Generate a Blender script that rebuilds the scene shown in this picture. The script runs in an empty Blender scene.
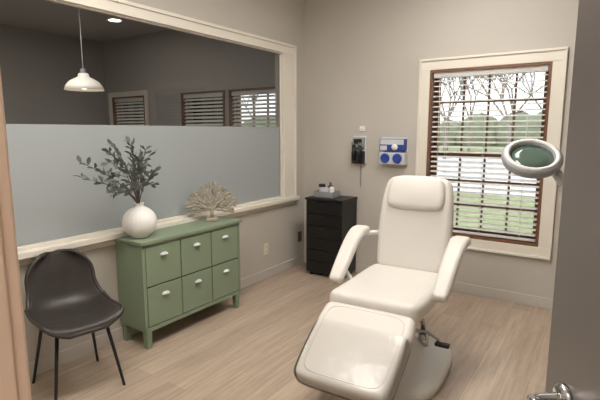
import bpy, bmesh, math, random
from mathutils import Vector, Matrix
random.seed(7)
S=bpy.context.scene
S.view_settings.view_transform='Standard'

# ---------------------------------------------------------------- materials
def lin(c):
    out=[]
    for v in c:
        v/=255.0
        out.append(v/12.92 if v<=0.04045 else ((v+0.055)/1.055)**2.4)
    return tuple(out)+(1.0,)
def mat(name,rgb,rough=0.6,metal=0.0,var=0.05,scale=8.0,bump=0.0,bscale=200.0,coat=0.0,spec=0.5,emit=None,estr=0.0,bdist=0.002,trans=0.0):
    m=bpy.data.materials.new(name);m.use_nodes=True
    nt=m.node_tree;b=nt.nodes['Principled BSDF']
    tc=nt.nodes.new('ShaderNodeTexCoord')
    n=nt.nodes.new('ShaderNodeTexNoise');n.inputs['Scale'].default_value=scale
    nt.links.new(tc.outputs['Object'],n.inputs['Vector'])
    cr=nt.nodes.new('ShaderNodeMapRange')
    cr.inputs['To Min'].default_value=1-var;cr.inputs['To Max'].default_value=1+var
    nt.links.new(n.outputs['Fac'],cr.inputs['Value'])
    mx=nt.nodes.new('ShaderNodeVectorMath');mx.operation='SCALE'
    mx.inputs[0].default_value=lin(rgb)[:3]
    nt.links.new(cr.outputs['Result'],mx.inputs['Scale'])
    nt.links.new(mx.outputs['Vector'],b.inputs['Base Color'])
    b.inputs['Roughness'].default_value=rough;b.inputs['Metallic'].default_value=metal
    b.inputs['Specular IOR Level'].default_value=spec
    b.inputs['Coat Weight'].default_value=coat
    if emit:
        b.inputs['Emission Color'].default_value=lin(emit);b.inputs['Emission Strength'].default_value=estr
    if bump>0:
        n2=nt.nodes.new('ShaderNodeTexNoise');n2.inputs['Scale'].default_value=bscale
        nt.links.new(tc.outputs['Object'],n2.inputs['Vector'])
        bp=nt.nodes.new('ShaderNodeBump');bp.inputs['Strength'].default_value=bump;bp.inputs['Distance'].default_value=bdist
        nt.links.new(n2.outputs['Fac'],bp.inputs['Height']);nt.links.new(bp.outputs['Normal'],b.inputs['Normal'])
        if coat: nt.links.new(bp.outputs['Normal'],b.inputs['Coat Normal'])
    if trans>0:
        t=nt.nodes.new('ShaderNodeBsdfTranslucent');t.inputs[0].default_value=lin(rgb)
        ms=nt.nodes.new('ShaderNodeMixShader');ms.inputs[0].default_value=trans
        nt.links.new(b.outputs[0],ms.inputs[1]);nt.links.new(t.outputs[0],ms.inputs[2])
        nt.links.new(ms.outputs[0],nt.nodes['Material Output'].inputs[0])
    return m
def thin_glass(name,tint,refl=0.08,rough=0.01,bump=0):
    m=bpy.data.materials.new(name);m.use_nodes=True;nt=m.node_tree;nt.nodes.clear()
    o=nt.nodes.new('ShaderNodeOutputMaterial');t=nt.nodes.new('ShaderNodeBsdfTransparent');g=nt.nodes.new('ShaderNodeBsdfGlossy')
    t.inputs[0].default_value=tint;g.inputs['Roughness'].default_value=rough
    fr=nt.nodes.new('ShaderNodeFresnel');fr.inputs[0].default_value=1.45
    ad=nt.nodes.new('ShaderNodeMath');ad.operation='ADD';ad.inputs[1].default_value=refl
    mx=nt.nodes.new('ShaderNodeMixShader')
    nt.links.new(fr.outputs[0],ad.inputs[0]);nt.links.new(ad.outputs[0],mx.inputs[0])
    nt.links.new(t.outputs[0],mx.inputs[1]);nt.links.new(g.outputs[0],mx.inputs[2]);nt.links.new(mx.outputs[0],o.inputs[0])
    if bump:
        tc=nt.nodes.new('ShaderNodeTexCoord');n=nt.nodes.new('ShaderNodeTexNoise');n.inputs['Scale'].default_value=9;n.inputs['Detail'].default_value=3;n.inputs['Distortion'].default_value=1.2
        nt.links.new(tc.outputs['Object'],n.inputs['Vector'])
        b=nt.nodes.new('ShaderNodeBump');b.inputs['Strength'].default_value=bump;b.inputs['Distance'].default_value=0.02
        nt.links.new(n.outputs['Fac'],b.inputs['Height']);nt.links.new(b.outputs['Normal'],g.inputs['Normal']);nt.links.new(b.outputs['Normal'],fr.inputs['Normal'])
    return m

M_wall=mat('wall_paint',(191,185,176),0.75,var=0.02,scale=3,bump=0.15,bscale=350)
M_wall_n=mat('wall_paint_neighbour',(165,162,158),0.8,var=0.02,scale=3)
M_ceil=mat('ceiling_paint',(230,229,226),0.85,var=0.02)
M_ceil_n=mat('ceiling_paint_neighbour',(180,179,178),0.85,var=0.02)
M_trim=mat('trim_cream',(226,220,208),0.45,var=0.02)
M_base=mat('baseboard_vinyl',(194,188,180),0.5,var=0.02)
M_white=mat('white_paint',(236,236,234),0.4,var=0.01)
M_leather=mat('white_vinyl_upholstery',(212,207,200),0.42,var=0.015,bump=0.15,bscale=260)
M_clear=thin_glass('clear_plastic_cover',(0.98,0.98,0.98,1),0.0,0.22,0.35)
M_shell=mat('white_plastic_shell',(218,216,211),0.3,var=0.01)
M_black=mat('black_lacquer',(20,19,19),0.38,var=0.1)
M_blackp=mat('black_plastic',(24,24,26),0.5,var=0.05)
M_chrome=mat('chrome',(200,200,200),0.15,metal=1.0,var=0.01)
M_green=mat('sage_green_paint',(128,143,119),0.5,var=0.04,scale=6)
M_green_d=mat('sage_green_gap',(62,74,54),0.7)
M_brown=mat('stained_wood_brown',(116,78,56),0.45,var=0.25,scale=14)
M_blind=mat('blind_slat_white',(242,240,236),0.5,var=0.01,trans=0.35)
M_leatherb=mat('dark_brown_leather',(54,49,46),0.42,var=0.12,scale=12,bump=0.3,bscale=160)
M_door=mat('door_dark_metal',(122,116,113),0.3,metal=0.3,var=0.05,scale=4)
M_jamb=mat('door_jamb_peach',(236,208,186),0.5,var=0.03)
M_vase=mat('ceramic_white_ribbed',(232,230,226),0.5,var=0.02)
M_leaf=mat('eucalyptus_leaf',(94,99,94),0.6,var=0.35,scale=15)
M_twig=mat('twig_brown',(84,72,60),0.7,var=0.2)
M_coral=mat('coral_resin',(160,150,132),0.75,var=0.15,scale=30,bump=0.4,bscale=120)
M_blue=mat('device_blue',(40,66,150),0.4,var=0.05)
M_grey=mat('device_grey',(150,152,155),0.4,var=0.05)
M_lightgrey=mat('device_light_grey',(205,206,208),0.4,var=0.03)
M_bark=mat('tree_bark',(140,130,122),0.9,var=0.3,scale=5)  # bark, foliage and lawn: haze put into the colours by lower saturation
M_foliage=mat('shrub_foliage',(134,144,120),0.9,var=0.35,scale=3)
M_foliage2=mat('tree_foliage_pale',(156,164,134),0.9,var=0.35,scale=2)
M_grass=mat('lawn_grass',(146,160,114),0.95,var=0.3,scale=1.5)
M_road=mat('pavement',(202,203,206),0.9,var=0.06,scale=1)
M_outlet=mat('outlet_plastic',(226,216,196),0.4,var=0.01)
M_outlet_b=mat('outlet_brown',(80,62,48),0.4,var=0.05)
M_pend=mat('pendant_white',(236,232,222),0.4,var=0.01,emit=(255,240,215),estr=0.3)
M_glass=thin_glass('window_glass',(0.97,0.98,0.98,1),0.0)
M_glass_i=thin_glass('interior_glass',(0.80,0.80,0.81,1),0.0)
M_lens=mat('magnifier_lens',(84,104,94),0.12,var=0.15,spec=0.6)

def frosted():
    m=bpy.data.materials.new('frosted_film');m.use_nodes=True;nt=m.node_tree;nt.nodes.clear()
    o=nt.nodes.new('ShaderNodeOutputMaterial')
    p=nt.nodes.new('ShaderNodeBsdfPrincipled');p.inputs['Base Color'].default_value=lin((188,193,194));p.inputs['Roughness'].default_value=0.35
    tc=nt.nodes.new('ShaderNodeTexCoord');n=nt.nodes.new('ShaderNodeTexNoise');n.inputs['Scale'].default_value=400
    nt.links.new(tc.outputs['Object'],n.inputs['Vector'])
    b=nt.nodes.new('ShaderNodeBump');b.inputs['Strength'].default_value=0.1;b.inputs['Distance'].default_value=0.001
    nt.links.new(n.outputs['Fac'],b.inputs['Height']);nt.links.new(b.outputs['Normal'],p.inputs['Normal'])
    t=nt.nodes.new('ShaderNodeBsdfTranslucent');t.inputs[0].default_value=lin((208,215,218))
    mx=nt.nodes.new('ShaderNodeMixShader');mx.inputs[0].default_value=0.35
    nt.links.new(p.outputs[0],mx.inputs[1]);nt.links.new(t.outputs[0],mx.inputs[2]);nt.links.new(mx.outputs[0],o.inputs[0])
    return m
M_frost=frosted()
def floor_mat():
    m=bpy.data.materials.new('floor_wood_plank');m.use_nodes=True;nt=m.node_tree;b=nt.nodes['Principled BSDF']
    tc=nt.nodes.new('ShaderNodeTexCoord')
    mp=nt.nodes.new('ShaderNodeMapping');mp.inputs['Rotation'].default_value=(0,0,math.radians(90))
    nt.links.new(tc.outputs['Object'],mp.inputs['Vector'])
    br=nt.nodes.new('ShaderNodeTexBrick');br.inputs['Scale'].default_value=1.0
    br.inputs['Brick Width'].default_value=1.22;br.inputs['Row Height'].default_value=0.15
    br.inputs['Mortar Size'].default_value=0.0012;br.inputs['Mortar Smooth'].default_value=0.3
    br.inputs['Color1'].default_value=lin((190,171,152));br.inputs['Color2'].default_value=lin((174,155,137));br.inputs['Mortar'].default_value=lin((142,124,108))
    br.offset=0.37
    nt.links.new(mp.outputs[0],br.inputs['Vector'])
    mp2=nt.nodes.new('ShaderNodeMapping');mp2.inputs['Scale'].default_value=(32,2.2,1)
    nt.links.new(tc.outputs['Object'],mp2.inputs['Vector'])
    n=nt.nodes.new('ShaderNodeTexNoise');n.inputs['Scale'].default_value=1.0;n.inputs['Detail'].default_value=7;n.inputs['Roughness'].default_value=0.7
    nt.links.new(mp2.outputs[0],n.inputs['Vector'])
    mr=nt.nodes.new('ShaderNodeMapRange');mr.inputs['From Min'].default_value=0.3;mr.inputs['From Max'].default_value=0.7;mr.inputs['To Min'].default_value=0.72;mr.inputs['To Max'].default_value=1.14
    nt.links.new(n.outputs['Fac'],mr.inputs['Value'])
    v=nt.nodes.new('ShaderNodeVectorMath');v.operation='SCALE'
    nt.links.new(br.outputs['Color'],v.inputs[0]);nt.links.new(mr.outputs[0],v.inputs['Scale'])
    nt.links.new(v.outputs[0],b.inputs['Base Color'])
    b.inputs['Roughness'].default_value=0.38;b.inputs['Specular IOR Level'].default_value=0.45
    return m
M_floor=floor_mat()

# ---------------------------------------------------------------- mesh helpers
def link(ob,parent=None):
    S.collection.objects.link(ob)
    if parent: ob.parent=parent
    return ob
def empty(name,loc=(0,0,0),rz=0):
    e=bpy.data.objects.new(name,None);e.location=loc;e.rotation_euler=(0,0,rz);e.empty_display_size=0.1
    S.collection.objects.link(e);return e
def obj(name,verts,faces,m,parent=None,smooth=False):
    me=bpy.data.meshes.new(name);me.from_pydata([tuple(v) for v in verts],[],faces);me.update()
    bm=bmesh.new();bm.from_mesh(me);bmesh.ops.recalc_face_normals(bm,faces=bm.faces);bm.to_mesh(me);bm.free()
    me.materials.append(m)
    if smooth:
        for p in me.polygons:p.use_smooth=True
    return link(bpy.data.objects.new(name,me),parent)
def boxes(name,bl,m,parent=None,bevel=0):
    V=[];Fc=[]
    for lo,hi in bl:
        k=len(V)
        V+=[(x,y,z) for x in (lo[0],hi[0]) for y in (lo[1],hi[1]) for z in (lo[2],hi[2])]
        Fc+=[tuple(k+i for i in f) for f in ((0,1,3,2),(4,6,7,5),(0,4,5,1),(2,3,7,6),(0,2,6,4),(1,5,7,3))]
    o=obj(name,V,Fc,m,parent)
    if bevel:
        md=o.modifiers.new('b','BEVEL');md.width=bevel;md.segments=3;md.limit_method='ANGLE'
    return o
def box(name,lo,hi,m,parent=None,bevel=0): return boxes(name,[(lo,hi)],m,parent,bevel)
def tubes(name,segs,m,parent=None,n=10,smooth=True,caps=True):
    V=[];Fc=[]
    for p0,p1,r0,r1 in segs:
        p0=Vector(p0);p1=Vector(p1);d=(p1-p0)
        if d.length<1e-6: continue
        d.normalize();a=d.orthogonal().normalized();b=d.cross(a);k=len(V)
        for p,r in ((p0,r0),(p1,r1)):
            for i in range(n):
                t=2*math.pi*i/n;V.append(p+(a*math.cos(t)+b*math.sin(t))*r)
        for i in range(n):
            j=(i+1)%n;Fc.append((k+i,k+j,k+n+j,k+n+i))
        if caps:
            Fc.append(tuple(k+i for i in range(n)));Fc.append(tuple(k+n+i for i in range(n)))
    o=obj(name,V,Fc,m,parent,smooth)
    if smooth:
        for p in o.data.polygons:
            if len(p.vertices)>4:p.use_smooth=False
    return o
def pipe(name,pts,r,m,parent=None,cyclic=False,bez=False):
    cu=bpy.data.curves.new(name,'CURVE');cu.dimensions='3D';cu.bevel_depth=r;cu.bevel_resolution=4;cu.use_fill_caps=True
    if bez:
        sp=cu.splines.new('NURBS');sp.order_u=4;sp.use_endpoint_u=not cyclic
    else: sp=cu.splines.new('POLY')
    sp.points.add(len(pts)-1)
    for i,p in enumerate(pts): sp.points[i].co=(*p,1)
    sp.use_cyclic_u=cyclic
    tmp=bpy.data.objects.new('tmp',cu);S.collection.objects.link(tmp)
    bpy.context.view_layer.update()
    me=bpy.data.meshes.new_from_object(tmp.evaluated_get(bpy.context.evaluated_depsgraph_get()))
    bpy.data.objects.remove(tmp);me.name=name
    me.materials.clear();me.materials.append(m)
    for p in me.polygons:p.use_smooth=True
    return link(bpy.data.objects.new(name,me),parent)
def lathe(name,prof,m,parent=None,n=48,loc=(0,0,0),mtx=None,smooth=True,rfun=None,caps=True):
    V=[];Fc=[]
    for r,z in prof:
        for i in range(n):
            t=2*math.pi*i/n;rr=r*(rfun(t,z) if rfun else 1)
            v=Vector((rr*math.cos(t),rr*math.sin(t),z))
            V.append((mtx@v if mtx else v)+Vector(loc))
    for k in range(len(prof)-1):
        for i in range(n):
            j=(i+1)%n;Fc.append((k*n+i,k*n+j,(k+1)*n+j,(k+1)*n+i))
    if caps and prof[0]!=prof[-1]:
        if prof[0][0]>1e-2:Fc.append(tuple(range(n)))
        if prof[-1][0]>1e-2:Fc.append(tuple((len(prof)-1)*n+i for i in range(n)))
    return obj(name,V,Fc,m,parent,smooth)
def rbox(name,hx,hy,hz,r,m,parent=None,deform=None,n=14,plan=0.0,bulge=0.0):
    def coords(h):
        inner=max(h-r,0)
        c=[-h+r*(1-math.cos(math.pi/2*i/4)) for i in range(4)]
        c+=[-inner+2*inner*i/n for i in range(n+1)]
        c+=[h-r*(1-math.cos(math.pi/2*i/4)) for i in range(3,-1,-1)]
        return c
    cx,cy,cz=coords(hx),coords(hy),coords(hz)
    idx={};V=[];Fc=[]
    def vid(i,j,k):
        key=(i,j,k)
        if key not in idx:
            q=Vector((cx[i],cy[j],cz[k]))
            inn=Vector((max(-(hx-r),min(hx-r,q.x)),max(-(hy-r),min(hy-r,q.y)),max(-(hz-r),min(hz-r,q.z))))
            d=q-inn
            p=inn+(d.normalized()*r if d.length>1e-9 else d)
            u=p.x/hx;v=p.y/hy
            if bulge: p.z*=1+bulge*(1-u*u)*(1-v*v)
            if plan:
                x=p.x*(1-plan*abs(v)**4);y=p.y*(1-plan*hx/hy*abs(u)**4);p.x=x;p.y=y
            if deform:p=deform(p)
            idx[key]=len(V);V.append(p)
        return idx[key]
    nx,ny,nz=len(cx)-1,len(cy)-1,len(cz)-1
    for i in range(nx):
        for j in range(ny):
            for k in (0,nz):Fc.append((vid(i,j,k),vid(i+1,j,k),vid(i+1,j+1,k),vid(i,j+1,k)))
    for i in range(nx):
        for k in range(nz):
            for j in (0,ny):Fc.append((vid(i,j,k),vid(i+1,j,k),vid(i+1,j,k+1),vid(i,j,k+1)))
    for j in range(ny):
        for k in range(nz):
            for i in (0,nx):Fc.append((vid(i,j,k),vid(i,j+1,k),vid(i,j+1,k+1),vid(i,j,k+1)))
    return obj(name,V,Fc,m,parent,True)
def path_yz(pts):
    pts=[Vector(p) for p in pts]
    def cat(t):
        n=len(pts)-1;x=max(0,min(n-1e-6,t*n));i=int(x);f=x-i
        p1,p2=pts[i],pts[i+1];p0=pts[i-1] if i>0 else p1*2-p2;p3=pts[i+2] if i+2<=n else p2*2-p1
        return 0.5*((2*p1)+(p2-p0)*f+(2*p0-5*p1+4*p2-p3)*f*f+(3*p1-p0-3*p2+p3)*f**3)
    return cat

# ---------------------------------------------------------------- room shell
XL,YB,ZC=-2.84,4.26,3.0
XR=1.3
box('floor',(-6.6,-1.9,-0.1),(2.2,YB+0.02,0),M_floor)
box('ceiling',(XL-0.1,-1.9,ZC),(2.2,YB+0.15,ZC+0.1),M_ceil)
WY0,WY1,WZ0,WZ1=0.62,3.87,0.80,2.29
boxes('wall_left',[((XL-0.1,0.05,0),(XL,YB,WZ0)),((XL-0.1,0.05,WZ1),(XL,YB,ZC)),((XL-0.1,0.05,WZ0),(XL,WY0,WZ1)),((XL-0.1,WY1,WZ0),(XL,YB,WZ1)),((XL-0.1,-0.5,0),(XL,0.05,ZC))],M_wall)
BX0,BX1,BZ0,BZ1=-1.44,-0.45,0.53,2.05
boxes('wall_back',[((XL-0.05,YB,0),(BX0,YB+0.15,ZC)),((BX1,YB,0),(XR+0.1,YB+0.15,ZC)),((BX0,YB,0),(BX1,YB+0.15,BZ0)),((BX0,YB,BZ1),(BX1,YB+0.15,ZC))],M_wall)
box('wall_right',(XR,0.05,0),(XR+0.1,YB,ZC),M_wall)
boxes('wall_front',[((XL,0.05,0),(-0.48,0.17,ZC)),((0.52,0.05,0),(XR,0.17,ZC)),((-0.48,0.05,2.14),(0.52,0.17,ZC))],M_wall)
boxes('wall_hall',[((-1.3,-1.9,0),(-1.2,0.05,ZC)),((1.2,-1.9,0),(1.3,0.05,ZC)),((-1.3,-2.0,0),(1.3,-1.9,ZC))],M_wall)
def bb(name,lo,hi): box(name,lo,hi,M_base,bevel=0.003)
bb('baseboard_left',(XL,0.18,0),(XL+0.012,YB,0.095))
bb('baseboard_back',(XL+0.012,YB-0.012,0),(XR,YB,0.095))
bb('baseboard_right',(XR-0.012,0.18,0),(XR,YB-0.012,0.095))
boxes('trim_door_frame',[((-0.48,0.04,0),(-0.44,0.18,2.1)),((0.48,0.04,0),(0.52,0.18,2.1)),((-0.48,0.04,2.1),(0.52,0.18,2.14)),
      ((-0.54,0.17,0),(-0.442,0.192,2.2)),((0.485,0.17,0),(0.58,0.19,2.2)),((-0.54,0.17,2.105),(0.58,0.19,2.2))],M_jamb,bevel=0.003)

# interior window
W=empty('window_1')
boxes('casing',[((XL,WY0-0.2,WZ1-0.01),(XL+0.022,WY1+0.2,WZ1+0.085)),((XL,WY0-0.2,WZ0),(XL+0.022,WY0+0.01,WZ1-0.01)),((XL,WY1-0.01,WZ0),(XL+0.022,WY1+0.2,WZ1-0.01))],M_trim,W,0.004)
boxes('casing_lip',[((XL+0.02,WY0-0.2,WZ1+0.06),(XL+0.034,WY1+0.2,WZ1+0.085)),((XL+0.02,WY1+0.175,WZ0),(XL+0.034,WY1+0.2,WZ1+0.06))],M_trim,W,0.003)
box('stool',(XL-0.02,WY0-0.22,WZ0-0.04),(XL+0.06,WY1+0.22,WZ0),M_trim,W,0.006)
box('apron',(XL,WY0-0.2,WZ0-0.085),(XL+0.018,WY1+0.2,WZ0-0.04),M_trim,W,0.003)
boxes('stop',[((XL-0.03,WY0,WZ0),(XL,WY1,WZ0+0.02)),((XL-0.03,WY0,WZ1-0.02),(XL,WY1,WZ1)),((XL-0.03,WY0,WZ0+.02),(XL,WY0+0.02,WZ1-.02)),((XL-0.03,WY1-0.02,WZ0+.02),(XL,WY1,WZ1-.02))],M_trim,W,0.002)
# single-sheet pane, facing the exam room
xg=XL-0.045
obj('clear_pane',[(xg,WY0,WZ0),(xg,WY1,WZ0),(xg,WY1,WZ1),(xg,WY0,WZ1)],[(0,1,2,3)],M_glass_i,W)
box('frosted_pane',(XL-0.040,WY0+0.0,WZ0),(XL-0.036,WY1,1.54),M_frost,W)

# ---------------------------------------------------------------- exterior window builder (in wall y=YB)
def ext_window(name,x0,x1,z0,z1,trim,cols=4,tilt=12,sp=0.046,casing=True):
    E=empty(name)
    y=YB
    if casing:
        w=trim
        boxes('casing',[((x0-w,y-0.02,z1),(x1+w,y,z1+w)),((x0-w,y-0.02,z0-w),(x1+w,y,z0)),((x0-w,y-0.02,z0),(x0,y,z1)),((x1,y-0.02,z0),(x1+w,y,z1))],M_trim,E,0.004)
        boxes('casing_bead',[((x0-w,y-0.032,z1+w-0.02),(x1+w,y-0.018,z1+w)),((x0-w,y-0.032,z0-w),(x1+w,y-0.018,z0-w+0.02)),((x0-w,y-0.032,z0-w+.02),(x0-w+0.02,y-0.018,z1+w-.02)),((x1+w-0.02,y-0.032,z0-w+.02),(x1+w,y-0.018,z1+w-.02))],M_trim,E,0.003)
    j=0.022
    boxes('jamb_liner',[((x0,y-0.018,z0),(x0+j,y+0.13,z1)),((x1-j,y-0.018,z0),(x1,y+0.13,z1)),((x0+j,y-0.018,z1-j),(x1-j,y+0.13,z1)),((x0+j,y-0.018,z0),(x1-j,y+0.13,z0+j))],M_brown,E)
    a0,a1,c0,c1=x0+j,x1-j,z0+j,z1-j;mid=(c0+c1)/2
    bl=[]
    for (s0,s1,yy) in ((c0,mid+0.02,y+0.085),(mid-0.02,c1,y+0.11)):
        w=0.04;bl+=[((a0,yy,s0),(a0+w,yy+0.03,s1)),((a1-w,yy,s0),(a1,yy+0.03,s1)),((a0+w,yy,s0),(a1-w,yy+0.03,s0+w)),((a0+w,yy,s1-w),(a1-w,yy+0.03,s1))]
        for c in range(1,cols):
            xx=a0+w+(a1-a0-2*w)*c/cols;bl.append(((xx-0.008,yy+.002,s0+w),(xx+0.008,yy+0.028,s1-w)))
        for rr in range(1,3):
            zz=s0+w+(s1-s0-2*w)*rr/3;bl.append(((a0+w,yy+.004,zz-0.008),(a1-w,yy+0.026,zz+0.008)))
    boxes('sash_and_muntins',bl,M_brown,E)
    box('glass',(a0+.01,y+0.115,c0),(a1-.01,y+0.118,c1),M_glass,E)
    b0,b1=a0+0.008,a1-0.008;V=[];Fc=[]
    box('blind_headrail',(b0,y+0.0,c1-0.05),(b1,y+0.055,c1),M_blind,E,0.003)
    z=c1-0.075;hw=0.024;ta=math.radians(tilt)
    while z>c0+0.045:
        k=len(V)
        prof=[]
        for s in (-1,-0.33,0.33,1):
            yy=y+0.03+s*hw*math.cos(ta);zz=z+s*hw*math.sin(ta)+0.003*(1-s*s);prof.append((yy,zz))
        for x in (b0,b1):
            for yy,zz in prof:V.append((x,yy,zz+0.0016))
            for yy,zz in reversed(prof):V.append((x,yy,zz-0.0016))
        for i in range(8):
            jn=(i+1)%8;Fc.append((k+i,k+jn,k+8+jn,k+8+i))
        Fc.append(tuple(k+i for i in range(8)));Fc.append(tuple(k+8+i for i in range(8)))
        z-=sp
    obj('blind_slats',V,Fc,M_blind,E)
    box('blind_bottom_rail',(b0,y+0.008,c0+0.01),(b1,y+0.052,c0+0.028),M_blind,E,0.003)
    sg=[]
    for fr in (0.14,0.5,0.86):
        xx=b0+(b1-b0)*fr
        for yy in (y+0.005,y+0.055):sg.append(((xx,yy,c0+0.02),(xx,yy,c1-0.04),0.0012,0.0012))
    sg.append(((b0+0.06,y-0.002,c1-0.06),(b0+0.065,y-0.004,c1-0.75),0.003,0.003))
    tubes('blind_cords',sg,M_blind,E,n=6)
    return E
ext_window('window_2',BX0,BX1,BZ0,BZ1,0.10,tilt=14)

# ---------------------------------------------------------------- neighbouring room behind the glass
NX0=-6.5
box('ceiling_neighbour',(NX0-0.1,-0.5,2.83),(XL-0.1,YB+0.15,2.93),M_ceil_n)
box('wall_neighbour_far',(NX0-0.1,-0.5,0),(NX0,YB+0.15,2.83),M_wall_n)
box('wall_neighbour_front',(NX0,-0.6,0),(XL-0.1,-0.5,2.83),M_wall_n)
nw=[(-6.32,-5.56),(-4.80,-4.02),(-3.94,-3.16)]
z0,z1=0.53,2.0
xs=[NX0]+[v for w in nw for v in w]+[XL-0.05]
bl=[((xs[i],YB,0),(xs[i+1],YB+0.15,2.83)) for i in range(0,len(xs),2)]
for a,b in nw: bl+=[((a,YB,0),(b,YB+0.15,z0)),((a,YB,z1),(b,YB+0.15,2.83))]
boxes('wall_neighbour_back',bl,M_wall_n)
for i,(a,b) in enumerate(nw): ext_window('window_%d'%(i+3),a,b,z0,z1,0.07,cols=3,tilt=30,casing=(i==0))
P=empty('pendant_lamp',(-4.81,2.9,0))
lathe('shade',[(0.03,2.12),(0.05,2.115),(0.06,2.08),(0.10,2.06),(0.15,2.03),(0.185,1.985),(0.20,1.94),(0.195,1.94),(0.18,1.98),(0.145,2.02),(0.09,2.05),(0.04,2.07)],M_pend,P)
tubes('cord',[((0,0,2.12),(0,0,2.80),0.005,0.005)],M_lightgrey,P,n=8)
lathe('canopy',[(0.06,2.80),(0.065,2.81),(0.065,2.83)],M_lightgrey,P)
lathe('cap',[(0.012,2.17),(0.03,2.16),(0.034,2.12),(0.03,2.11)],M_grey,P)
lathe('bulb',[(0.001,1.95),(0.025,1.955),(0.035,1.98),(0.03,2.01),(0.015,2.05)],mat('bulb_glow',(255,240,220),0.5,emit=(255,235,205),estr=8),P)
RL=empty('recessed_light',(-5.12,3.54,0))
lathe('ring',[(0.07,2.826),(0.095,2.822),(0.098,2.83)],M_white,RL,caps=False)
lathe('lens',[(0.001,2.8255),(0.07,2.8255)],mat('recessed_glow',(250,248,240),0.5,emit=(255,246,232),estr=8),RL)

# ---------------------------------------------------------------- ceiling lights, added fill panels
def troffer(name,x,y,e,lx=0.6,ly=1.2,col=(255,250,243),zc=ZC):
    E=empty(name,(x,y,0))
    boxes('rim',[((-lx/2-0.03,-ly/2-0.03,zc-0.012),(lx/2+0.03,-ly/2,zc)),((-lx/2-0.03,ly/2,zc-0.012),(lx/2+0.03,ly/2+0.03,zc)),((-lx/2-0.03,-ly/2,zc-0.012),(-lx/2,ly/2,zc)),((lx/2,-ly/2,zc-0.012),(lx/2+0.03,ly/2,zc))],M_white,E)
    box('diffuser',(-lx/2,-ly/2,zc-0.006),(lx/2,ly/2,zc-0.001),mat(name+'_diffuser',(250,248,240),0.5,emit=col,estr=e),E)
troffer('hall_fill_light',-0.95,2.9,19)
troffer('hall_fill_light',-1.5,1.0,24)
troffer('hall_fill_light',0.0,-0.9,20.0)  # unseen hall panel, added to throw light on door face and jamb
troffer('hall_fill_light',-4.3,1.9,14,zc=2.83)  # unseen panel, added to brighten the room behind the glass

# ---------------------------------------------------------------- sage cabinet
C=empty('sideboard_cabinet',(0,0,0))
x0,x1,y0,y1=XL+0.016,-2.535,1.86,2.82
boxes('top',[((x0,y0-0.02,0.745),(x1+0.02,y1+0.02,0.77))],M_green,C,0.004)
boxes('carcass',[((x0,y0,0.14),(x1-0.012,y1,0.745))],M_green_d,C)
boxes('side_panels',[((x0,y0-0.006,0.14),(x1,y0+0.018,0.745)),((x0,y1-0.018,0.14),(x1,y1+0.006,0.745)),((x0,y0,0.125),(x1,y1,0.155)),((x1-0.02,y0,0.725),(x1,y1,0.745))],M_green,C,0.002)
cw=(y1-y0-0.036)/3;fr=[]
for c in range(3):
    for (za,zb) in ((0.16,0.436),(0.446,0.722)):
        a=y0+0.018+cw*c+0.004;b=a+cw-0.008
        fr.append(((x1-0.012,a,za),(x1+0.002,b,zb)))
boxes('door_fronts',fr,M_green,C,0.004)
for i,f in enumerate(fr):
    a,b=f[0][1],f[1][1];zb=f[1][2];ym=(a+b)/2;zz=zb-0.075
    V=[];n=14
    for k in range(n+1):
        ph=math.pi*k/n
        for jn in range(6):
            th=math.pi/2*jn/5
            V.append((x1+0.002+0.022*math.cos(th)*math.sin(ph)**0.6 ,ym-0.032*math.cos(ph),zz+0.0+0.02*math.sin(th)*math.sin(ph)**0.7))
    Fc=[(k*6+jn,(k+1)*6+jn,(k+1)*6+jn+1,k*6+jn+1) for k in range(n) for jn in range(5)]
    o=obj('cup_pull_%d'%(i+1),V,Fc,M_lightgrey,C,True)
    md=o.modifiers.new('s','SOLIDIFY');md.thickness=0.002
lg=[]
for yy in (y0+0.005,y1-0.05):
    for xx in (x0+0.005,x1-0.05):
        lg.append((xx,yy))
V=[];Fc=[]
for xx,yy in lg:
    k=len(V);w=0.045;s=0.010
    V+=[(xx+s*.5,yy+s*.5,0),(xx+w-s*.5,yy+s*.5,0),(xx+w-s*.5,yy+w-s*.5,0),(xx+s*.5,yy+w-s*.5,0),(xx,yy,0.13),(xx+w,yy,0.13),(xx+w,yy+w,0.13),(xx,yy+w,0.13)]
    Fc+=[tuple(k+i for i in f) for f in ((0,3,2,1),(4,5,6,7),(0,1,5,4),(1,2,6,5),(2,3,7,6),(3,0,4,7))]
obj('legs',V,Fc,M_green,C)

# ---------------------------------------------------------------- vase with branches
VZ=0.771
A=empty('vase_with_branches',(-2.67,1.95,VZ))
prof=[(0.001,0),(0.055,0),(0.062,0.006)]
for i in range(0,19):
    th=-1.05+ (1.28+1.05)*i/18
    prof.append((0.115*math.cos(th),0.105+0.112*math.sin(th)))
prof+=[(0.030,0.222),(0.032,0.235),(0.036,0.24),(0.028,0.238),(0.025,0.21),(0.02,0.15)]
lathe('vase',prof,M_vase,A,n=96,rfun=lambda t,z:1+0.006*math.cos(24*t)*(1 if 0.02<z<0.215 else 0))
tw=[];LV=[];LF=[]
def leaf(p,d,L,w):
    d=d.normalized();s=d.cross(Vector((random.uniform(-1,1),random.uniform(-1,1),random.uniform(-.5,1)))).normalized();u=s.cross(d)
    k=len(LV)
    LV.append(p)
    for f,wf in ((0.3,0.8),(0.6,1.0),(0.85,0.6)):
        c=p+d*L*f+u*(0.12*L*math.sin(f*3))
        LV.extend([c-s*w*wf*.5,c+u*(-0.1*w),c+s*w*wf*.5])
    LV.append(p+d*L)
    LF.extend([(k,k+1,k+2),(k,k+2,k+3),(k+1,k+4,k+5,k+2),(k+2,k+5,k+6,k+3),(k+4,k+7,k+8,k+5),(k+5,k+8,k+9,k+6),(k+7,k+10,k+8),(k+8,k+10,k+9)])
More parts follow.
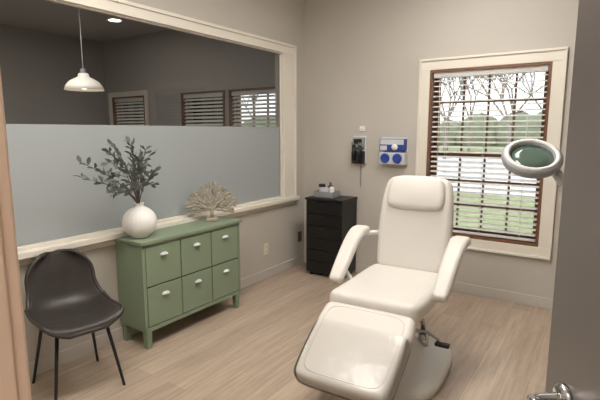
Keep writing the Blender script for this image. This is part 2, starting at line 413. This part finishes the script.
tips=[(0.20,-0.50,0.46),(0.24,-0.36,0.38),(0.08,-0.44,0.54),(0.12,-0.28,0.60),(0.02,-0.18,0.64),(0.0,-0.04,0.65),(0.06,0.03,0.60),(0.12,-0.07,0.55),(0.20,-0.20,0.46),(-0.06,0.01,0.54),(0.12,0.05,0.46)]
for tx,ty,tz in tips:
    p0=Vector((0,0,0.20));p3=Vector((tx,ty,tz));p1=Vector((tx*.1,ty*.1,0.34));p2=Vector((tx*.6,ty*.6,tz*.88))
    prev=p0;N=12
    for i in range(1,N+1):
        f=i/N;c=p0*(1-f)**3+p1*3*f*(1-f)**2+p2*3*f*f*(1-f)+p3*f**3
        tw.append((prev,c,0.003*(1-f)+0.0014,0.003*(1-f)+0.0012))
        if i>4:
            dd=(c-prev).normalized()
            for q in range(2):
                side=Vector((random.uniform(-1,1),random.uniform(-1,1),random.uniform(-.6,.8)))
                leaf(c,dd*0.7+side*0.8,random.uniform(0.045,0.07),random.uniform(0.018,0.028))
        if i in (6,9):
            side=Vector((random.uniform(-1,1)*.6,random.uniform(-1,1),random.uniform(-.2,.9))).normalized()
            e=c+side*random.uniform(0.06,0.10)
            tw.append((c,e,0.0018,0.001))
            for q in range(4):
                g=c.lerp(e,0.3+0.22*q);leaf(g,side+Vector((random.uniform(-1,1),random.uniform(-1,1),random.uniform(-1,1)))*.9,random.uniform(0.04,0.06),random.uniform(0.016,0.025))
        prev=c
tubes('twigs',tw,M_twig,A,n=6,caps=False)
obj('leaves',LV,LF,M_leaf,A,True)

# ---------------------------------------------------------------- coral ornament (fan)
K=empty('coral_ornament',(-2.665,2.64,VZ),math.radians(48))
sg=[];ends=[]
cz=0.10
levels=[[(0.0,0.0)]]
spec=[(0.034,6),(0.066,9),(0.098,13),(0.13,17),(0.16,20),(0.187,23),(0.208,24)]
for R_,n_ in spec:
    row=[]
    for i in range(n_):
        a=-1.85+3.7*(i+0.5)/n_+random.uniform(-.3,.3)*3.7/n_
        lobe=1+0.06*math.cos(a*5.2)
        row.append((a,R_*lobe*(1-0.14*(abs(a)/1.85)**2)+random.uniform(-.008,.006)))
    levels.append(row)
def pos(a,r): return (r*math.sin(a),0.006*math.sin(a*9+r*60),cz+r*math.cos(a))
for li in range(1,len(levels)):
    for a,r in levels[li]:
        if li==1: q=(0,0,cz)
        else:
            best=min(levels[li-1],key=lambda t:(t[0]-a)**2);q=pos(*best)
        p=pos(a,r);rad=0.0105-0.0003*li
        sg.append((q,p,rad+0.0004,rad));ends.append((p[0],p[1],p[2],rad))
        if li>2 and random.random()<0.45:
            nb=sorted(levels[li],key=lambda t:abs(t[0]-a))
            if len(nb)>1: sg.append((p,pos(*nb[1]),rad*0.8,rad*0.8))
sg.append(((0,0,0.02),(0,0,cz),0.014,0.018));ends.append((0,0,cz,0.016))
tubes('coral_fan',sg,M_coral,K,n=8)
V=[];Fc=[]
for x,yk,z,r in ends:
    k=len(V);rr=r*1.25
    for i in range(5):
        ph=math.pi*i/4
        for j in range(8):
            t2=2*math.pi*j/8;V.append((x+rr*math.sin(ph)*math.cos(t2),yk+rr*math.sin(ph)*math.sin(t2),z+rr*math.cos(ph)))
    for i in range(4):
        for j in range(8):Fc.append((k+i*8+j,k+i*8+(j+1)%8,k+(i+1)*8+(j+1)%8,k+(i+1)*8+j))
obj('coral_knobs',V,Fc,M_coral,K,True)
rbox('stand',0.05,0.035,0.014,0.008,M_coral,K,deform=lambda p:p+Vector((0,0,0.014)),n=4)

# ---------------------------------------------------------------- dark shell chair
ch=empty('side_chair',(-2.53,1.36,0),math.radians(-11))
prof=path_yz([(0.225,0.405),(0.20,0.432),(0.10,0.428),(-0.02,0.418),(-0.12,0.428),(-0.185,0.48),(-0.215,0.57),(-0.235,0.67),(-0.262,0.765)])
NU,NV=20,44;V=[];Fc=[]
for j in range(NV+1):
    v=j/NV;f,z=prof(v)
    w=0.215
    if v<0.2: w*= (1-0.55*((0.2-v)/0.2)**2.6)
    if v>0.55: w*=1-0.14*min(1,(v-0.55)/0.2)
    if v>0.80: w*= (1-0.5*((v-0.80)/0.20)**2.4)
    for i in range(NU+1):
        u=-1+2*i/NU
        seatness=max(0,min(1,(0.62-v)/0.15));back=1-seatness
        up=0.045*abs(u)**2.6*seatness*(1 if v>0.15 else v/0.15)
        fw=0.06*abs(u)**2.2*back
        mid=math.exp(-((v-0.55)/0.16)**2)
        V.append((f+fw+0.03*mid*abs(u)**2,u*w,z+up+0.03*mid*abs(u)**2))
for j in range(NV):
    for i in range(NU):
        a=j*(NU+1)+i;Fc.append((a,a+1,a+NU+2,a+NU+1))
o=obj('seat_shell',V,Fc,M_leatherb,ch,True)
md=o.modifiers.new('s','SOLIDIFY');md.thickness=0.022;md.offset=0
md=o.modifiers.new('b','SUBSURF');md.levels=1;md.render_levels=1
edge=[V[i] for i in range(NU+1)]+[V[j*(NU+1)+NU] for j in range(1,NV+1)]+[V[NV*(NU+1)+i] for i in range(NU-1,-1,-1)]+[V[j*(NU+1)] for j in range(NV-1,0,-1)]
pipe('seam_piping',edge,0.0125,M_leatherb,ch,cyclic=True)
for i,(fx,fy,tx,ty) in enumerate(((0.13,0.13,0.205,0.19),(0.13,-0.13,0.205,-0.19),(-0.12,0.13,-0.20,0.19),(-0.12,-0.13,-0.20,-0.19))):
    tubes('leg_%d'%(i+1),[((fx,fy,0.415),(tx,ty,0.0),0.0105,0.008)],M_blackp,ch)
tubes('under_frame',[((0.13,0.13,0.408),(0.13,-0.13,0.408),.009,.009),((-0.12,0.13,0.408),(-0.12,-0.13,0.408),.009,.009),((0.13,0.13,0.408),(-0.12,0.13,0.408),.009,.009),((0.13,-0.13,0.408),(-0.12,-0.13,0.408),.009,.009)],M_blackp,ch)

# ---------------------------------------------------------------- treatment chair
T=empty('treatment_chair',(-1.07,2.6,0),math.radians(4))
sec=[(0.0,0.33,0.42,0.02,0.03),(0.045,0.33,0.42,0.02,0.03),(0.07,0.315,0.40,0.02,0.03),(0.085,0.26,0.35,0.02,0.02),(0.11,0.19,0.27,0.0,0.01),(0.17,0.14,0.20,0,0),(0.26,0.115,0.16,0,0),(0.36,0.125,0.18,0,0),(0.42,0.16,0.24,0,0)]
V=[];Fc=[];n=48
for z,hx,hy,ox,oy in sec:
    for i in range(n):
        t=2*math.pi*i/n;c,s=math.cos(t),math.sin(t);e=2/3.2
        V.append((ox+hx*math.copysign(abs(c)**e,c),oy+hy*math.copysign(abs(s)**e,s),z))
for k in range(len(sec)-1):
    for i in range(n):
        j=(i+1)%n;Fc.append((k*n+i,k*n+j,(k+1)*n+j,(k+1)*n+i))
Fc.append(tuple(range(n)));Fc.append(tuple((len(sec)-1)*n+i for i in range(n)))
obj('base_shell',V,Fc,M_shell,T,True)
rbox('under_seat_frame',0.20,0.32,0.03,0.015,M_shell,T,deform=lambda p:p+Vector((0,0.0,0.44)),n=6)
rbox('seat',0.275,0.385,0.06,0.045,M_leather,T,plan=0.05,bulge=0.18,deform=lambda p:Vector((p.x,p.y,p.z+0.505+0.02*max(0,-p.y/0.385)**2)))
def legd(p):
    a=math.radians(31)
    q=Vector((p.x*(1+0.03*(p.y/0.26)),p.y,p.z));yy=q.y-0.27
    return Vector((q.x,-0.335+yy*math.cos(a)+q.z*-math.sin(a)*1,0.505+yy*math.sin(a)+q.z*math.cos(a)))
rbox('leg_rest',0.268,0.258,0.045,0.035,M_leather,T,plan=0.06,bulge=0.2,deform=legd)
rbox('clear_cover',0.274,0.20,0.051,0.038,M_clear,T,plan=0.05,bulge=0.2,deform=lambda p:legd(Vector((p.x,p.y-0.066,p.z))))
def loop(hx,hy,z,dfm,r,name):
    pts=[]
    for i in range(64):
        t=2*math.pi*i/64;c,s=math.cos(t),math.sin(t);e=2/7
        pts.append(dfm(Vector((hx*math.copysign(abs(c)**e,c),hy*math.copysign(abs(s)**e,s),z))))
    pipe(name,pts,r,M_leather,T,cyclic=True)
loop(0.222,0.215,0.0468,legd,0.003,'leg_rest_seam')
lean=math.radians(20)
def backd(p):
    v=p.y/0.34
    w=1-0.10*max(0,v)**1.5-0.03*max(0,-v)
    y=p.y+0.34;z=p.z+0.02*math.sin(v*2.2)
    return Vector((p.x*w,0.345+y*math.sin(lean)-z*math.cos(lean),0.53+y*math.cos(lean)+z*math.sin(lean)))
rbox('backrest',0.257,0.34,0.055,0.045,M_leather,T,plan=0.07,bulge=0.15,deform=backd)
def headd(p):
    return backd(Vector((p.x,p.y+0.210,p.z+0.062)))
rbox('head_cushion',0.208,0.122,0.034,0.031,M_leather,T,plan=0.10,bulge=0.2,deform=headd)
for sx,nm in ((-1,'armrest_1'),(1,'armrest_2')):
    cur=path_yz([(0.36,0.80),(0.24,0.80),(0.11,0.745),(-0.03,0.645),(-0.15,0.555)])
    def armd(p,sx=sx):
        t=1-(p.y/0.33+1)/2
        c=cur(t);d=(cur(min(1,t+.01))-cur(max(0,t-.01))).normalized()
        nrm=Vector((-d.y,d.x));
        if nrm.y<0:nrm=-nrm
        w=1-0.22*t
        return Vector((sx*(0.345-0.02*t)+p.x*w,c.x+nrm.x*p.z,c.y+nrm.y*p.z))
    rbox(nm,0.060,0.33,0.030,0.026,M_leather,T,deform=armd,n=20,plan=0.1,bulge=0.15)
    tubes('arm_bracket_%s'%nm[-1],[((sx*0.345,0.33,0.775),(sx*0.22,0.48,0.77),0.018,0.018),((sx*0.325,-0.02,0.62),(sx*0.23,-0.0,0.46),0.016,0.016)],M_shell,T)
pipe('pedal_arm',[(0.10,0.14,0.22),(0.20,0.15,0.22),(0.27,0.14,0.19),(0.30,0.12,0.17)],0.011,M_chrome,T,bez=True)
rbox('pedal_pad',0.045,0.022,0.012,0.009,M_blackp,T,n=4,deform=lambda p:Vector((p.x+0.30,p.y+0.11,p.z+0.175)))
tubes('hydraulic_pump',[((0.16,0.19,0.07),(0.16,0.19,0.20),0.035,0.035),((0.16,0.19,0.20),(0.13,0.17,0.42),0.016,0.016)],M_chrome,T,n=20)

# ---------------------------------------------------------------- black drawer unit
D=empty('drawer_cart')
cx0,cx1,cy0,cy1=-2.58,-2.16,3.90,4.235
boxes('body',[((cx0,cy0+0.018,0.03),(cx1,cy1,0.80)),((cx0-0.008,cy0-0.004,0.80),(cx1+0.008,cy1,0.822))],M_black,D,0.003)
boxes('drawer_fronts',[((cx0+0.008,cy0,0.045+0.125*i),(cx1-0.008,cy0+0.018,0.045+0.125*i+0.115)) for i in range(6)],M_black,D,0.004)
boxes('drawer_pulls',[(((cx0+cx1)/2-0.04,cy0-0.015,0.045+0.125*i+0.085),((cx0+cx1)/2+0.04,cy0-0.002,0.045+0.125*i+0.095)) for i in range(6)],mat('dark_pull',(60,60,62),0.3,metal=0.7),D,0.002)
tubes('feet',[((x,y,0),(x,y,0.032),0.016,0.016) for x in (cx0+0.04,cx1-0.04) for y in (cy0+0.05,cy1-0.04)],M_blackp,D)
O=empty('supply_organizer',(-2.42,4.06,0.823))
boxes('tray',[((-0.11,-0.08,0),(0.11,0.08,0.012)),((-0.11,-0.08,0.012),(-0.104,0.08,0.06)),((0.104,-0.08,0.012),(0.11,0.08,0.06)),((-0.104,-0.08,0.012),(0.104,-0.074,0.06)),((-0.104,0.074,0.012),(0.104,0.08,0.06)),((-0.003,-0.074,0.012),(0.003,0.074,0.06))],M_grey,O,0.002)
lathe('jar_1',[(0.03,0.012),(0.032,0.02),(0.032,0.09),(0.028,0.10)],M_lightgrey,O,loc=(-0.06,0,0),n=24)
lathe('jar_lid_1',[(0.033,0.10),(0.034,0.105),(0.034,0.125),(0.03,0.13)],M_blackp,O,loc=(-0.06,0,0),n=24)
lathe('jar_2',[(0.028,0.012),(0.03,0.02),(0.03,0.11),(0.012,0.125),(0.012,0.15)],M_outlet_b,O,loc=(0.03,0.02,0),n=24)
lathe('jar_3',[(0.022,0.012),(0.024,0.02),(0.024,0.10),(0.02,0.11)],M_white,O,loc=(0.075,-0.02,0),n=24)
boxes('box_stack',[((-0.02,-0.06,0.013),(0.05,-0.025,0.10))],M_lightgrey,O,0.003)

# ---------------------------------------------------------------- wall diagnostic devices
Q=empty('otoscope_wall_set',(-2.145,YB,0))
boxes('back_plate',[((-0.075,-0.025,1.17),(0.075,0,1.45))],M_lightgrey,Q,0.01)
boxes('upper_unit',[((-0.065,-0.06,1.33),(0.065,-0.02,1.44))],M_grey,Q,0.012)
boxes('display',[((-0.045,-0.064,1.37),(0.045,-0.058,1.42))],M_blackp,Q,0.003)
boxes('lower_cradle',[((-0.07,-0.07,1.17),(0.07,-0.02,1.30))],M_blackp,Q,0.014)
tubes('handles',[((-0.035,-0.08,1.20),(-0.035,-0.08,1.36),0.016,0.018),((0.035,-0.08,1.20),(0.035,-0.08,1.36),0.016,0.018)],M_blackp,Q,n=16)
tubes('heads',[((-0.035,-0.08,1.36),(-0.035,-0.11,1.38),0.02,0.01),((0.035,-0.08,1.36),(0.035,-0.10,1.38),0.02,0.014)],M_chrome,Q,n=16)
cpts=[(0.03+0.006*math.cos(i*1.6),-0.04+0.006*math.sin(i*1.6),1.18-0.0042*i) for i in range(60)]
pipe('coiled_cord',cpts,0.002,M_blackp,Q)
Q2=empty('wall_sensor',(-2.12,YB,0))
boxes('body',[((-0.03,-0.02,1.50),(0.03,0,1.55))],M_white,Q2,0.006)
boxes('slot',[((-0.015,-0.022,1.515),(0.015,-0.019,1.52))],M_grey,Q2)
Q3=empty('glove_and_gauge_holder',(-1.765,YB,0))
boxes('back_plate',[((-0.135,-0.02,1.17),(0.135,0,1.44))],M_lightgrey,Q3,0.006)
boxes('upper_box',[((-0.13,-0.085,1.31),(0.13,-0.02,1.425))],M_blue,Q3,0.006)
boxes('upper_label',[((-0.12,-0.088,1.37),(0.12,-0.084,1.42)),((-0.12,-0.088,1.315),(-0.05,-0.084,1.36))],M_lightgrey,Q3)
boxes('lower_box',[((-0.13,-0.085,1.18),(0.13,-0.02,1.295))],M_lightgrey,Q3,0.006)
for i,xx in enumerate((-0.065,0.06)):
    mt=Matrix.Rotation(math.radians(90),4,'X')
    lathe('gauge_%d'%(i+1),[(0.045,0),(0.048,0.01),(0.044,0.018),(0.036,0.016)],M_blue,Q3,n=32,mtx=mt,loc=(xx,-0.083,1.238))
lathe('gauge_top',[(0.03,0),(0.03,0.01)],M_white,Q3,n=32,mtx=Matrix.Rotation(math.radians(90),4,'X'),loc=(0.03,-0.083,1.345))

def outlet(name,y,z,m,m2):
    E=empty(name,(XL,y,z))
    box('plate',(0,-0.036,-0.058),(0.006,0.036,0.058),m,E,0.003)
    boxes('sockets',[((0.005,-0.017,0.008),(0.009,0.017,0.04)),((0.005,-0.017,-0.04),(0.009,0.017,-0.008))],m,E,0.004)
    boxes('slots',[((0.008,-0.008,0.018),(0.0095,-0.005,0.032)),((0.008,0.005,0.018),(0.0095,0.008,0.032)),((0.008,-0.008,-0.032),(0.0095,-0.005,-0.018)),((0.008,0.005,-0.032),(0.0095,0.008,-0.018))],m2,E)
outlet('wall_outlet',3.56,0.31,M_outlet,M_blackp)
outlet('wall_outlet',4.17,0.32,M_outlet_b,M_blackp)

# ---------------------------------------------------------------- magnifier lamp
G=empty('magnifier_floor_lamp')
hc=Vector((-0.285,2.2,1.385))
tocam=Vector((0.30*0.6,-2.2,0)).normalized()
nrm=(tocam*0.60+Vector((0,0,0.80))+Vector((0.13,0.06,0))).normalized()
zq=nrm.to_track_quat('Z','Y').to_matrix().to_4x4()
lathe('head_housing',[(0.084,-0.022),(0.10,-0.026),(0.116,-0.018),(0.122,0.0),(0.120,0.012),(0.112,0.018),(0.096,0.02),(0.086,0.014),(0.084,-0.022)],M_grey,G,n=64,mtx=zq,loc=hc)
lathe('ring_light',[(0.092,0.018),(0.094,0.024),(0.106,0.024),(0.108,0.017)],M_white,G,n=64,mtx=zq,loc=hc,caps=False)
lathe('lens',[(0.001,0.014),(0.045,0.012),(0.0865,0.006),(0.0865,0.0),(0.045,-0.006),(0.001,-0.008)],M_lens,G,n=64,mtx=zq,loc=hc)
side=Vector((0.75,0.25,-0.45)).normalized()
e1=Vector((-0.145,2.25,1.255))
tubes('head_bracket',[(hc+side*0.110,e1,0.02,0.022),(e1+Vector((0,-0.03,0)),e1+Vector((0,0.03,0)),0.026,0.026)],M_lightgrey,G,n=20)
tubes('spring_arm',[(e1,(0.10,2.42,1.10),0.014,0.014),(e1+Vector((0,0,.035)),(0.10,2.42,1.135),0.009,0.009),((0.10,2.42,1.11),(0.17,2.5,0.95),0.018,0.018)],M_lightgrey,G,n=16)
tubes('pole',[((0.17,2.5,0.06),(0.17,2.5,1.0),0.014,0.012)],M_chrome,G,n=16)
sg=[]
for i in range(5):
    a=2*math.pi*i/5+0.6
    sg.append(((0.17,2.5,0.075),(0.17+0.2*math.cos(a),2.5+0.2*math.sin(a),0.06),0.018,0.014))
    sg.append(((0.17+0.2*math.cos(a)-0.012*math.sin(a),2.5+0.2*math.sin(a)+0.012*math.cos(a),0.025),(0.17+0.2*math.cos(a)+0.012*math.sin(a),2.5+0.2*math.sin(a)-0.012*math.cos(a),0.025),0.025,0.025))
tubes('star_base',sg,M_lightgrey,G,n=16)

# ---------------------------------------------------------------- door
hinge=Vector((0.465,0.185,0));free=Vector((-0.07,0.96,0));dv=free-hinge;Ld=dv.length
DR=empty('door_1',hinge,math.atan2(dv.y,dv.x))
box('slab',(0,-0.045,0.008),(Ld,0.0,2.09),M_door,DR,0.002)
lx=Ld-0.065
lathe('rose',[(0.026,0),(0.026,0.008),(0.02,0.012)],M_chrome,DR,n=32,mtx=Matrix.Rotation(math.radians(-90),4,'X'),loc=(lx,0,1.02))
pipe('lever',[(lx,0.0,1.02),(lx,0.05,1.02),(lx-0.004,0.062,1.02),(lx-0.02,0.066,1.02),(lx-0.12,0.066,1.018)],0.0095,M_chrome,DR)
lathe('rose_back',[(0.026,0),(0.026,0.008),(0.02,0.012)],M_chrome,DR,n=32,mtx=Matrix.Rotation(math.radians(90),4,'X'),loc=(lx,-0.045,1.02))
pipe('lever_back',[(lx,-0.045,1.02),(lx,-0.095,1.02),(lx-0.02,-0.11,1.02),(lx-0.12,-0.11,1.018)],0.0095,M_chrome,DR)

# ---------------------------------------------------------------- outdoors
box('ground_lawn',(-60,YB+0.2,-0.5),(60,90,-0.3),M_grass)
box('ground_parking_lot',(-50,13.5,-0.299),(50,40,-0.27),M_road)
def tree(x,y,h,seed,leafy=False):
    random.seed(seed)
    E=empty('tree',(x,y,-0.3));sg=[];tips=[]
    def br(p,d,L,r,dep):
        q=p+d*L;sg.append((p,q,r,r*0.7))
        if dep==0:tips.append(q);return
        for k in range(3):
            nd=(d+Vector((random.uniform(-1,1),random.uniform(-1,1),random.uniform(-.2,.6)))*0.75).normalized()
            br(q,nd,L*random.uniform(.62,.82),r*0.62,dep-1)
    br(Vector((0,0,0)),Vector((0,0,1)),h*0.27,h*0.014,5)
    tubes('branches',sg,M_bark,E,n=5,caps=False)
    if leafy:
        V=[];Fc=[]
        for q in tips:
            for _ in range(9):
                c=q+Vector((random.gauss(0,.3),random.gauss(0,.3),random.gauss(0,.3)));k=len(V);s=0.13
                a=Vector((random.uniform(-1,1),random.uniform(-1,1),random.uniform(-1,1))).normalized()*s;b=a.orthogonal().normalized()*s
                V+=[c-a,c+b,c+a,c-b];Fc.append((k,k+1,k+2,k+3))
        obj('leaves',V,Fc,M_foliage2,E)
for i,(x,y,h,l) in enumerate(((-9,30,9,0),(-4.5,26,8,0),(-7,42,11,1),(-2,44,10,1),(-13,44,11,1),(1.5,42,10,0),(-17,34,10,0),(-24,44,11,1),(4,46,10,1),(-30,36,10,0),(-10,40,10,0),(-4,38,10,1))):
    tree(x,y,h,20+i,bool(l))
random.seed(3)
V=[];Fc=[]
for i in range(52):
    x=-56+i*1.5+random.uniform(-.3,.3);y=60+random.uniform(-1,1);r=random.uniform(1.5,2.8)
    k=len(V);nu,nv=14,9
    for a in range(nv):
        ph=math.pi*a/(nv-1)
        for b in range(nu):
            t=2*math.pi*b/nu;rr=r*random.uniform(.85,1.12)
            V.append((x+rr*math.sin(ph)*math.cos(t),y+rr*math.sin(ph)*math.sin(t),0.9+rr*math.cos(ph)*1.1))
    for a in range(nv-1):
        for b in range(nu):Fc.append((k+a*nu+b,k+a*nu+(b+1)%nu,k+(a+1)*nu+(b+1)%nu,k+(a+1)*nu+b))
obj('hedge_row',V,Fc,M_foliage,None,True)

w=bpy.data.worlds.new('overcast_sky');S.world=w;w.use_nodes=True;nt=w.node_tree
bg=nt.nodes['Background'];bg.inputs[0].default_value=(0.95,0.97,1.0,1);bg.inputs[1].default_value=2.1

cd=bpy.data.cameras.new('camera');cd.sensor_width=36;cd.lens=457/600*36;cd.clip_start=0.02
co=bpy.data.objects.new('camera',cd);S.collection.objects.link(co)
co.location=(0,0,1.5);co.rotation_euler=(math.radians(90)-math.atan(69/457),0,math.radians(34.2))
S.camera=co
